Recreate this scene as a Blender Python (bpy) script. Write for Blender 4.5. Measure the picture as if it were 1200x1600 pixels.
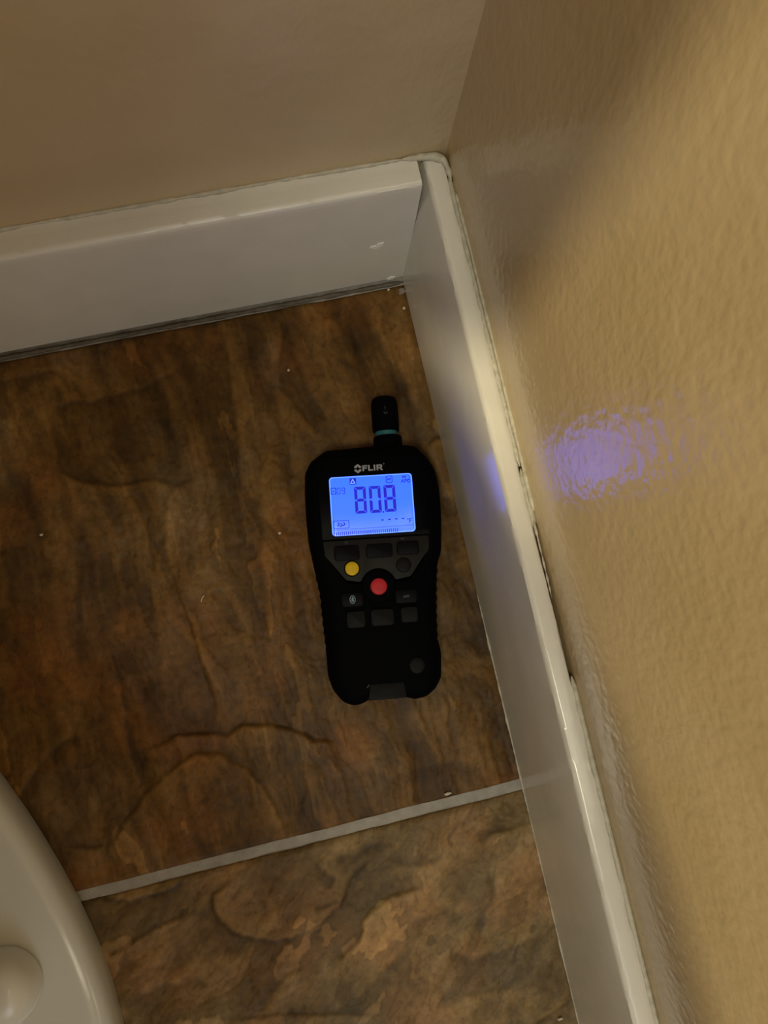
import bpy, bmesh, math, random
import numpy as np
from mathutils import Matrix, Vector

for o in list(bpy.data.objects):
    bpy.data.objects.remove(o, do_unlink=True)
scene = bpy.context.scene
COL = scene.collection
random.seed(7)
RNG = np.random.default_rng(11)

# ------------------------------------------------------------------ camera
cam_d = bpy.data.cameras.new('camera')
cam = bpy.data.objects.new('camera', cam_d)
COL.objects.link(cam)
Rm = Matrix(((0.9728521335, 0.2113397608, -0.0943092349),
             (-0.2203021908, 0.9705311554, -0.0976535766),
             (0.0708919672, 0.1157790214, 0.9907419175)))
M4 = Rm.to_4x4()
M4.translation = Vector((-0.093422, -0.194432, 0.498188))
cam.matrix_world = M4
cam_d.sensor_fit = 'VERTICAL'
cam_d.sensor_height = 24.0
cam_d.sensor_width = 18.0
cam_d.lens = 24.0 * 1265.09 / 1600.0
cam_d.clip_start = 0.005
scene.camera = cam

# ------------------------------------------------------------------ light
scene.view_settings.view_transform = 'Standard'
scene.view_settings.look = 'None'
scene.view_settings.gamma = 1.0
scene.view_settings.use_curve_mapping = False
scene.view_settings.exposure = 0.0

world = bpy.data.worlds.new('world')
scene.world = world
world.use_nodes = True
bg = world.node_tree.nodes['Background']
bg.inputs['Color'].default_value = (1.0, 0.96, 0.90, 1)
bg.inputs['Strength'].default_value = 0.29


def area_light(name, loc, target, size, power, color, shape='DISK', size_y=None):
    d = bpy.data.lights.new(name, 'AREA')
    d.shape = shape
    d.size = size
    if size_y:
        d.size_y = size_y
    d.energy = power
    d.color = color
    o = bpy.data.objects.new(name, d)
    o.location = loc
    o.rotation_euler = (Vector(target) - Vector(loc)).to_track_quat('-Z', 'Y').to_euler()
    COL.objects.link(o)
    return o


area_light('ceiling_lamp_light', (-1.6, -0.97, 2.09), (0, -0.2, 0.2), 0.22, 40.0, (1.0, 0.88, 0.55))
area_light('added_overhead_fill', (-0.5, -0.78, 2.35), (-0.4, -0.7, 0), 0.40, 15.0, (1.0, 0.95, 0.72))  # added overhead fill, no known fixture; brightens the board tops
area_light('added_cool_fill', (-0.1, -1.2, 1.0), (-0.02, -0.4, 0.1), 0.35, 2.9, (0.93, 0.97, 1.0),  # added cool fill, no known source; brightens the right board's near end
           'RECTANGLE', 0.8)


# ------------------------------------------------------------------ materials
def new_mat(name):
    m = bpy.data.materials.new(name)
    m.use_nodes = True
    nt = m.node_tree
    return m, nt, nt.nodes['Principled BSDF']


def N(nt, typ, **kw):
    n = nt.nodes.new(typ)
    for k, v in kw.items():
        if k in n.inputs:
            n.inputs[k].default_value = v
        else:
            setattr(n, k, v)
    return n


def plain(name, col, rough=0.5, spec=0.5, var=0.08, scale=300.0, bump=0.0, bump_scale=600.0):
    """painted / moulded surface with a little procedural variation"""
    m, nt, b = new_mat(name)
    tc = N(nt, 'ShaderNodeTexCoord')
    nz = N(nt, 'ShaderNodeTexNoise', Scale=scale, Detail=3.0)
    nt.links.new(tc.outputs['Object'], nz.inputs['Vector'])
    r = N(nt, 'ShaderNodeValToRGB')
    r.color_ramp.elements[0].position = 0.3
    r.color_ramp.elements[1].position = 0.7
    r.color_ramp.elements[0].color = tuple(c * (1 - var) for c in col) + (1,)
    r.color_ramp.elements[1].color = tuple(min(1, c * (1 + var)) for c in col) + (1,)
    nt.links.new(nz.outputs['Fac'], r.inputs['Fac'])
    nt.links.new(r.outputs['Color'], b.inputs['Base Color'])
    b.inputs['Roughness'].default_value = rough
    b.inputs['Specular IOR Level'].default_value = spec
    if bump:
        n2 = N(nt, 'ShaderNodeTexNoise', Scale=bump_scale, Detail=2.0)
        nt.links.new(tc.outputs['Object'], n2.inputs['Vector'])
        bp = N(nt, 'ShaderNodeBump', Strength=1.0, Distance=bump)
        nt.links.new(n2.outputs['Fac'], bp.inputs['Height'])
        nt.links.new(bp.outputs['Normal'], b.inputs['Normal'])
    return m


def emissive(name, col, strength, rough=0.25):
    m, nt, b = new_mat(name)
    b.inputs['Base Color'].default_value = (0.01, 0.012, 0.03, 1)
    b.inputs['Emission Color'].default_value = col + (1,)
    b.inputs['Emission Strength'].default_value = strength
    b.inputs['Roughness'].default_value = rough
    return m


def wall_paint(name, col, rough, stip):
    """eggshell paint with roller stipple"""
    m, nt, b = new_mat(name)
    tc = N(nt, 'ShaderNodeTexCoord')
    big = N(nt, 'ShaderNodeTexNoise', Scale=14.0, Detail=3.0)
    nt.links.new(tc.outputs['Object'], big.inputs['Vector'])
    r = N(nt, 'ShaderNodeValToRGB')
    r.color_ramp.elements[0].position = 0.35
    r.color_ramp.elements[1].position = 0.65
    r.color_ramp.elements[0].color = (col[0] * 0.95, col[1] * 0.94, col[2] * 0.90, 1)
    r.color_ramp.elements[1].color = (col[0] * 1.04, col[1] * 1.04, col[2] * 1.06, 1)
    nt.links.new(big.outputs['Fac'], r.inputs['Fac'])
    nt.links.new(r.outputs['Color'], b.inputs['Base Color'])
    b.inputs['Roughness'].default_value = rough
    b.inputs['Specular IOR Level'].default_value = 0.5
    # stipple: stretched slightly upwards, patchy
    mp = N(nt, 'ShaderNodeMapping')
    mp.inputs['Scale'].default_value = (1, 1, 0.7)
    nt.links.new(tc.outputs['Object'], mp.inputs['Vector'])
    st = N(nt, 'ShaderNodeTexNoise', Scale=235.0, Detail=1.5, Roughness=0.55)
    nt.links.new(mp.outputs['Vector'], st.inputs['Vector'])
    patch = N(nt, 'ShaderNodeTexNoise', Scale=45.0, Detail=2.0)
    nt.links.new(tc.outputs['Object'], patch.inputs['Vector'])
    b1 = N(nt, 'ShaderNodeBump', Strength=1.0, Distance=0.0003)
    nt.links.new(patch.outputs['Fac'], b1.inputs['Height'])
    b2 = N(nt, 'ShaderNodeBump', Strength=1.0, Distance=stip)
    nt.links.new(st.outputs['Fac'], b2.inputs['Height'])
    nt.links.new(b1.outputs['Normal'], b2.inputs['Normal'])
    nt.links.new(b2.outputs['Normal'], b.inputs['Normal'])
    return m


def trim_paint(name, col, axis):
    """semi-gloss trim enamel with brush marks along the board (axis 0 = x, 1 = y)"""
    m, nt, b = new_mat(name)
    tc = N(nt, 'ShaderNodeTexCoord')
    mp = N(nt, 'ShaderNodeMapping')
    s = [900.0, 900.0, 900.0]
    s[axis] = 25.0
    mp.inputs['Scale'].default_value = s
    nt.links.new(tc.outputs['Object'], mp.inputs['Vector'])
    st = N(nt, 'ShaderNodeTexNoise', Scale=1.0, Detail=2.0)
    nt.links.new(mp.outputs['Vector'], st.inputs['Vector'])
    bp = N(nt, 'ShaderNodeBump', Strength=1.0, Distance=0.00006)
    nt.links.new(st.outputs['Fac'], bp.inputs['Height'])
    nt.links.new(bp.outputs['Normal'], b.inputs['Normal'])
    nz = N(nt, 'ShaderNodeTexNoise', Scale=40.0, Detail=4.0)
    nt.links.new(tc.outputs['Object'], nz.inputs['Vector'])
    r = N(nt, 'ShaderNodeValToRGB')
    r.color_ramp.elements[0].position = 0.3
    r.color_ramp.elements[1].position = 0.7
    r.color_ramp.elements[0].color = tuple(c * 0.96 for c in col) + (1,)
    r.color_ramp.elements[1].color = tuple(c * 1.03 for c in col) + (1,)
    nt.links.new(nz.outputs['Fac'], r.inputs['Fac'])
    nt.links.new(r.outputs['Color'], b.inputs['Base Color'])
    b.inputs['Roughness'].default_value = 0.2
    return m


def slate_mat():
    m, nt, b = new_mat('slate_look_tile')
    at = N(nt, 'ShaderNodeAttribute', attribute_name='pigment')
    tc = N(nt, 'ShaderNodeTexCoord')
    nz = N(nt, 'ShaderNodeTexNoise', Scale=220.0, Detail=5.0, Roughness=0.65)
    nt.links.new(tc.outputs['Object'], nz.inputs['Vector'])
    mr = N(nt, 'ShaderNodeMapRange')
    mr.inputs['From Min'].default_value = 0.25
    mr.inputs['From Max'].default_value = 0.75
    mr.inputs['To Min'].default_value = 0.72
    mr.inputs['To Max'].default_value = 1.28
    nt.links.new(nz.outputs['Fac'], mr.inputs['Value'])
    mx = N(nt, 'ShaderNodeVectorMath', operation='SCALE')
    nt.links.new(at.outputs['Color'], mx.inputs[0])
    nt.links.new(mr.outputs['Result'], mx.inputs['Scale'])
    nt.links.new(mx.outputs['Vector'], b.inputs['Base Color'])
    bp = N(nt, 'ShaderNodeBump', Strength=1.0, Distance=0.0004)
    n2 = N(nt, 'ShaderNodeTexNoise', Scale=160.0, Detail=6.0, Roughness=0.6)
    nt.links.new(tc.outputs['Object'], n2.inputs['Vector'])
    nt.links.new(n2.outputs['Fac'], bp.inputs['Height'])
    nt.links.new(bp.outputs['Normal'], b.inputs['Normal'])
    b.inputs['Roughness'].default_value = 0.48
    b.inputs['Specular IOR Level'].default_value = 0.15
    return m


WALL = wall_paint('tan_wall_paint', (0.51, 0.382, 0.215), 0.21, 0.00042)
WALL_B = wall_paint('tan_wall_paint_back', (0.51, 0.388, 0.235), 0.42, 0.0004)
TRIM_R = trim_paint('white_trim_paint_right', (0.70, 0.66, 0.58), 1)
TRIM_B = trim_paint('white_trim_paint_back', (0.70, 0.66, 0.58), 0)
CAULK = plain('old_caulk', (0.47, 0.43, 0.33), 0.5, var=0.15, scale=250, bump=0.0006, bump_scale=350)
GROUT = plain('grey_grout', (0.30, 0.275, 0.24), 0.8, 0.3, var=0.14, scale=120, bump=0.0005, bump_scale=500)
SLATE = slate_mat()
PORCELAIN = plain('white_porcelain', (0.62, 0.635, 0.63), 0.12, 0.5, var=0.02, scale=30)
CAP_PLASTIC = plain('white_cap_plastic', (0.68, 0.69, 0.67), 0.25, 0.5, var=0.02, scale=30)
RUBBER = plain('black_rubber', (0.0007, 0.0007, 0.0012), 0.7, 0.04, var=0.2, bump=0.00025, bump_scale=1500)
GLOSSBLACK = plain('black_display_window', (0.0008, 0.0008, 0.0014), 0.4, 0.04, var=0.1)
FACE = plain('charcoal_face_plastic', (0.0095, 0.0088, 0.0072), 0.55, 0.14, var=0.15)
KEY = plain('dark_key_rubber', (0.0015, 0.0015, 0.0026), 0.55, 0.08, var=0.15)
KEYLIGHT = plain('worn_grey_key_rubber', (0.0042, 0.0042, 0.0042), 0.6, 0.12, var=0.3, scale=500)
YELLOW = plain('yellow_key', (0.56, 0.365, 0.006), 0.5, 0.2, var=0.10)
RED = plain('red_key', (0.43, 0.017, 0.026), 0.5, 0.2, var=0.08)
TEAL = plain('teal_ring_plastic', (0.012, 0.12, 0.14), 0.35, var=0.15)
PRINT = plain('pale_grey_print', (0.25, 0.255, 0.265), 0.5, var=0.08)
PRINTDIM = plain('dim_grey_print', (0.032, 0.032, 0.032), 0.5, 0.2, var=0.1)
PRINTBLUE = plain('pale_blue_print', (0.28, 0.42, 0.50), 0.5, var=0.1)
LCD = emissive('lcd_backlight', (0.0155, 0.071, 1.0), 2.9)
LCDEDGE = emissive('lcd_backlight_edge', (0.065, 0.15, 1.0), 2.9)
INK = emissive('lcd_segment', (0.002, 0.004, 0.50), 1.0)
INKTHIN = emissive('lcd_thin_segment', (0.003, 0.006, 0.30), 1.0)
CRUMB = plain('pale_crumb', (0.55, 0.48, 0.38), 0.7, var=0.2)
CRUMBGREY = plain('grey_brown_crumb', (0.22, 0.17, 0.13), 0.8, var=0.3)
FLAKE = plain('chipped_paint', (0.85, 0.82, 0.76), 0.5, var=0.06)


# ------------------------------------------------------------------ helpers
def link(name, me, mat=None, parent=None, loc=None):
    o = bpy.data.objects.new(name, me)
    COL.objects.link(o)
    if mat is not None and me is not None:
        me.materials.clear()
        me.materials.append(mat)
    if parent is not None:
        o.parent = parent
    if loc is not None:
        o.location = loc
    return o


def mesh_obj(name, verts, faces, mat, parent=None, smooth=False, loc=None, scale=0.001):
    me = bpy.data.meshes.new(name)
    me.from_pydata([tuple(c * scale for c in v) for v in verts], [], faces)
    me.update()
    if smooth:
        me.shade_smooth()
    return link(name, me, mat, parent, loc)


def bm_obj(name, bm, mat, parent=None, smooth=False, loc=None, autosmooth=None):
    bmesh.ops.recalc_face_normals(bm, faces=bm.faces)
    me = bpy.data.meshes.new(name)
    bm.to_mesh(me)
    bm.free()
    if smooth:
        me.shade_smooth()
    o = link(name, me, mat, parent, loc)
    if autosmooth:
        me.shade_smooth()
        me.set_sharp_from_angle(angle=math.radians(autosmooth))
    return o


def tag(o, label=None, cat=None, group=None, kind=None):
    if label:
        o['label'] = label
    if cat:
        o['category'] = cat
    if group:
        o['group'] = group
    if kind:
        o['kind'] = kind
    return o


def value_noise(x, y, seed, octaves=4, gain=0.5):
    """vectorised fractal value noise, about 0..1"""
    out = np.zeros_like(x)
    amp, tot = 1.0, 0.0
    for k in range(octaves):
        rng = np.random.default_rng(seed * 101 + k)
        tab = rng.random((64, 64))
        xi = np.floor(x).astype(int)
        yi = np.floor(y).astype(int)
        fx = x - xi
        fy = y - yi
        fx = fx * fx * (3 - 2 * fx)
        fy = fy * fy * (3 - 2 * fy)
        a = tab[xi & 63, yi & 63]
        b = tab[(xi + 1) & 63, yi & 63]
        c = tab[xi & 63, (yi + 1) & 63]
        d = tab[(xi + 1) & 63, (yi + 1) & 63]
        out += amp * ((a * (1 - fx) + b * fx) * (1 - fy) + (c * (1 - fx) + d * fx) * fy)
        tot += amp
        amp *= gain
        x = x * 2.03 + 17.3
        y = y * 2.03 + 5.7
    return out / tot


# ------------------------------------------------------------------ walls (millimetres, corner of the boards at 0,0)
WX, WY = 13.9, 14.9          # wall planes behind the boards
BT = 117.0                   # baseboard height


def slab(name, x0, x1, y0, y1, z0, z1, mat):
    bm = bmesh.new()
    bmesh.ops.create_cube(bm, size=1.0)
    for v in bm.verts:
        v.co = Vector(((x0 + x1) / 2 + v.co.x * (x1 - x0), (y0 + y1) / 2 + v.co.y * (y1 - y0),
                       (z0 + z1) / 2 + v.co.z * (z1 - z0))) * 0.001
    return bm_obj(name, bm, mat)


tag(slab('wall_back', -1500, WX + 100, WY, WY + 100, -20, 2400, WALL_B), 'tan painted wall behind the toilet above the back baseboard', 'wall', kind='structure')
tag(slab('wall_right', WX, WX + 100, -1800, WY, -20, 2400, WALL), 'glossy tan painted wall to the right of the meter', 'wall', kind='structure')


# ------------------------------------------------------------------ baseboards
def board(name, mat, along, length, start, profile, jitter):
    """sweep a (depth, z) profile along the wall; depth 0 = face, + = towards the wall"""
    fine = np.arange(0, 560, 2.5)
    st = np.concatenate([fine, np.linspace(560, length, 12)])
    verts, faces = [], []
    n = len(profile)
    for i, s in enumerate(st):
        for j, (d, z) in enumerate(profile):
            a = jitter[j]
            dd = d + a * (value_noise(np.array([s * 0.09 + 3 * j]), np.array([j * 1.7]), 5)[0] - 0.5) \
                + 0.6 * a * (value_noise(np.array([s * 0.5]), np.array([j * 2.9]), 8, 2)[0] - 0.5)
            zz = z + 0.7 * a * (value_noise(np.array([s * 0.12 + 9]), np.array([j * 2.2]), 6)[0] - 0.5)
            if along == 'y':
                verts.append((dd, start - s, zz))
            else:
                x = start - s
                if i == 0 and z > 55:
                    x -= 1.0 * (z - 55) / 62.0        # open mitre joint towards the top
                verts.append((x, dd, zz))
    for i in range(len(st) - 1):
        for j in range(n):
            k = (j + 1) % n
            faces.append((i * n + j, i * n + k, (i + 1) * n + k, (i + 1) * n + j))
    faces.append(tuple(range(n)))
    m = (len(st) - 1) * n
    faces.append(tuple(m + j for j in reversed(range(n))))
    o = mesh_obj(name, verts, faces, mat)
    bm = bmesh.new()
    bm.from_mesh(o.data)
    bmesh.ops.recalc_face_normals(bm, faces=bm.faces)
    bm.to_mesh(o.data)
    bm.free()
    o.data.shade_smooth()
    o.data.set_sharp_from_angle(angle=math.radians(38))
    return o


prof_r = [(0.0, 0.6), (0.0, 35), (0.0, 60), (0.15, 78), (0.55, 90), (1.4, 101), (2.6, 113.5), (2.95, 115.6), (3.6, 116.8), (5.0, 117.0),
          (9.0, 116.8), (11.0, 116.6), (11.9, 116.0), (12.3, 114.6), (12.5, 100), (12.5, 0.6)]
# the face leans back slightly towards the top; shift so that the top edge stays where it is seen
prof_r = [(d - 1.0 if z < 116.5 and d < 6 else d - 0.4, z) for d, z in prof_r]
jit_r = [0.1, 0, 0, 0, 0, 0, 0.15, 0.35, 0.4, 0.2, 0.2, 0.5, 0.8, 0.6, 0, 0]
br = board('baseboard_right', TRIM_R, 'y', 1500, WY - 0.5, prof_r, jit_r)
tag(br, 'white painted baseboard along the right wall beside the meter', 'baseboard', kind='structure')
prof_b = [(0.0, 2.6), (0.0, 40), (0.0, 80), (0.0, 110), (0.1, 114.2), (0.5, 115.8), (1.5, 116.8), (3.2, 117.2),
          (9.0, 117.0), (12.6, 117.2), (14.4, 117.6), (14.6, 100), (14.6, 2.6)]
jit_b = [0.1, 0, 0, 0, 0.2, 0.5, 0.6, 0.4, 0.3, 0.5, 0.2, 0, 0]
bb = board('baseboard_back', TRIM_B, 'x', 1450, -0.75, prof_b, jit_b)
tag(bb, 'white painted baseboard along the back wall with scuffed face', 'baseboard', kind='structure')


def bead(name, mat, pts, radius, parent, seed, ragged=0.5, seg=7):
    """irregular hand-run bead along a path (list of xyz mm)"""
    P = np.array(pts, float)
    L = np.concatenate([[0], np.cumsum(np.linalg.norm(np.diff(P, axis=0), axis=1))])
    s = np.arange(0, L[-1], 1.6)
    C = np.stack([np.interp(s, L, P[:, k]) for k in range(3)], 1)
    T = np.gradient(C, axis=0)
    T /= np.linalg.norm(T, axis=1)[:, None]
    verts, faces = [], []
    nz1 = value_noise(s * 0.06, s * 0 + seed, seed, 3)
    nz2 = value_noise(s * 0.35, s * 0 + seed, seed + 3, 2)
    for i in range(len(s)):
        r = radius * (1 + ragged * (nz1[i] - 0.5) * 1.6 + ragged * (nz2[i] - 0.5))
        r *= min(1, 0.25 + min(i, len(s) - 1 - i) / 4.0)
        t = Vector(T[i])
        a = t.cross(Vector((0, 0, 1))).normalized()
        b = a.cross(t).normalized()
        for k in range(seg):
            an = 2 * math.pi * k / seg
            p = Vector(C[i]) + a * (r * math.cos(an)) + b * (r * math.sin(an))
            verts.append(tuple(p))
    for i in range(len(s) - 1):
        for k in range(seg):
            k2 = (k + 1) % seg
            faces.append((i * seg + k, i * seg + k2, (i + 1) * seg + k2, (i + 1) * seg + k))
    faces.append(tuple(reversed(range(seg))))
    m = (len(s) - 1) * seg
    faces.append(tuple(m + k for k in range(seg)))
    return mesh_obj(name, verts, faces, mat, parent, smooth=True)


# caulk left standing on the wall behind the right board, then a ragged torn remainder
tag(bead('caulk_bead', CAULK, [(13.6, -7, 117.6), (13.7, -30, 118.4), (13.7, -70, 118.6), (13.7, -120, 118.4), (13.6, -172, 117.6)], 1.0, br, 3, 0.7), 'thin line of old caulk on the wall')
bead('caulk_bead', CAULK, [(12.6, -176, 116.4), (12.5, -200, 116.2), (12.4, -215, 115.8)], 0.8, br, 4, 1.2)
bead('caulk_bead', CAULK, [(-10, 14.0, 118.6), (0, 13.6, 118.8), (7, 12.6, 118.4), (11.5, 10.5, 117.8), (12.8, 5, 117.2), (13.0, -2, 116.8)], 1.6, br, 6, 0.7)
bead('caulk_bead', CAULK, [(-6, 14.2, 118.2), (-60, 14.5, 118.2), (-160, 14.5, 118.2), (-300, 14.5, 118.2), (-500, 14.5, 118.2)], 1.0, bb, 7, 0.8)
bead('caulk_bead', CAULK, [(-0.8, -205, 0.8), (-0.8, -300, 0.9), (-0.8, -420, 1.0), (-0.8, -560, 1.0)], 0.75, br, 9, 0.9)

for ya, yb_ in ((3, -150), (-150, -181), (-252, -640)):
    bead('caulk_fill', CAULK, [(12.7, ya, 115.3), (12.7, (ya + yb_) / 2, 115.2), (12.7, yb_, 115.1)], 1.5, br, 21 - ya, 0.15)

DIRTY_SHADED = plain('dirty_shaded_caulk', (0.10, 0.08, 0.055), 0.7, var=0.3, scale=200, bump=0.0005, bump_scale=400)  # dark tone holds both grime and the shade under the back board
bead('dirty_shaded_joint', DIRTY_SHADED, [(-0.5, -2.2, -0.9), (-160, -2.3, -0.9), (-330, -2.2, -0.9), (-470, -2.2, -0.9)], 1.5, bb, 14, 0.5)

# scuffs and chips in the paint
def chip(name, pts, thick, mat, parent, seed):
    """flat flake: polygon in the y = const plane of the back board's face"""
    v = [(x, -0.15 - thick, z) for x, z in pts] + [(x, 0.05, z) for x, z in pts]
    n = len(pts)
    f = [tuple(range(n)), tuple(reversed(range(n, 2 * n)))] + [(i, i + n, (i + 1) % n + n, (i + 1) % n) for i in range(n)]
    o = mesh_obj(name, v, f, mat, parent)
    return o


tag(chip('paint_flake', [(-25.5, 54.5), (-24.5, 56.4), (-22, 56.0), (-21.2, 58.2), (-17.6, 58.6), (-17.9, 55.2), (-19.4, 54.0), (-20.2, 52.2), (-23.6, 52.4), (-23.2, 54.0)], 0.25, FLAKE, bb, 1), 'small white chip in the paint')
chip('paint_flake', [(-11.5, 1.8), (-11, 4.8), (-8.5, 6.2), (-6.2, 5.0), (-7.5, 2.2)], 0.3, FLAKE, bb, 2)

# ------------------------------------------------------------------ floor: grout bed and slate-look tiles
bmf = bmesh.new()
gx = sorted(set([-1500.0] + list(np.arange(-340, 10, 6.0)) + [WX + 60]))
gy = sorted(set([-1800.0] + list(np.arange(-350, 16, 6.0)) + [WY + 60]))
gv = {}
for i, x in enumerate(gx):
    for j, y in enumerate(gy):
        z = -1.3 + 0.5 * (value_noise(np.array([x * .08]), np.array([y * .08]), 31, 2)[0] - 0.5)
        gv[i, j] = bmf.verts.new((x * .001, y * .001, z * .001))
for i in range(len(gx) - 1):
    for j in range(len(gy) - 1):
        bmf.faces.new((gv[i, j], gv[i + 1, j], gv[i + 1, j + 1], gv[i, j + 1]))
res = bmesh.ops.extrude_face_region(bmf, geom=list(bmf.faces))
for v in [e for e in res['geom'] if isinstance(e, bmesh.types.BMVert)]:
    v.co.z = -0.02
floor = bm_obj('floor', bmf, GROUT)
tag(floor, 'brown slate-look tiled floor with grey grout', 'floor', kind='structure')

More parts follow.
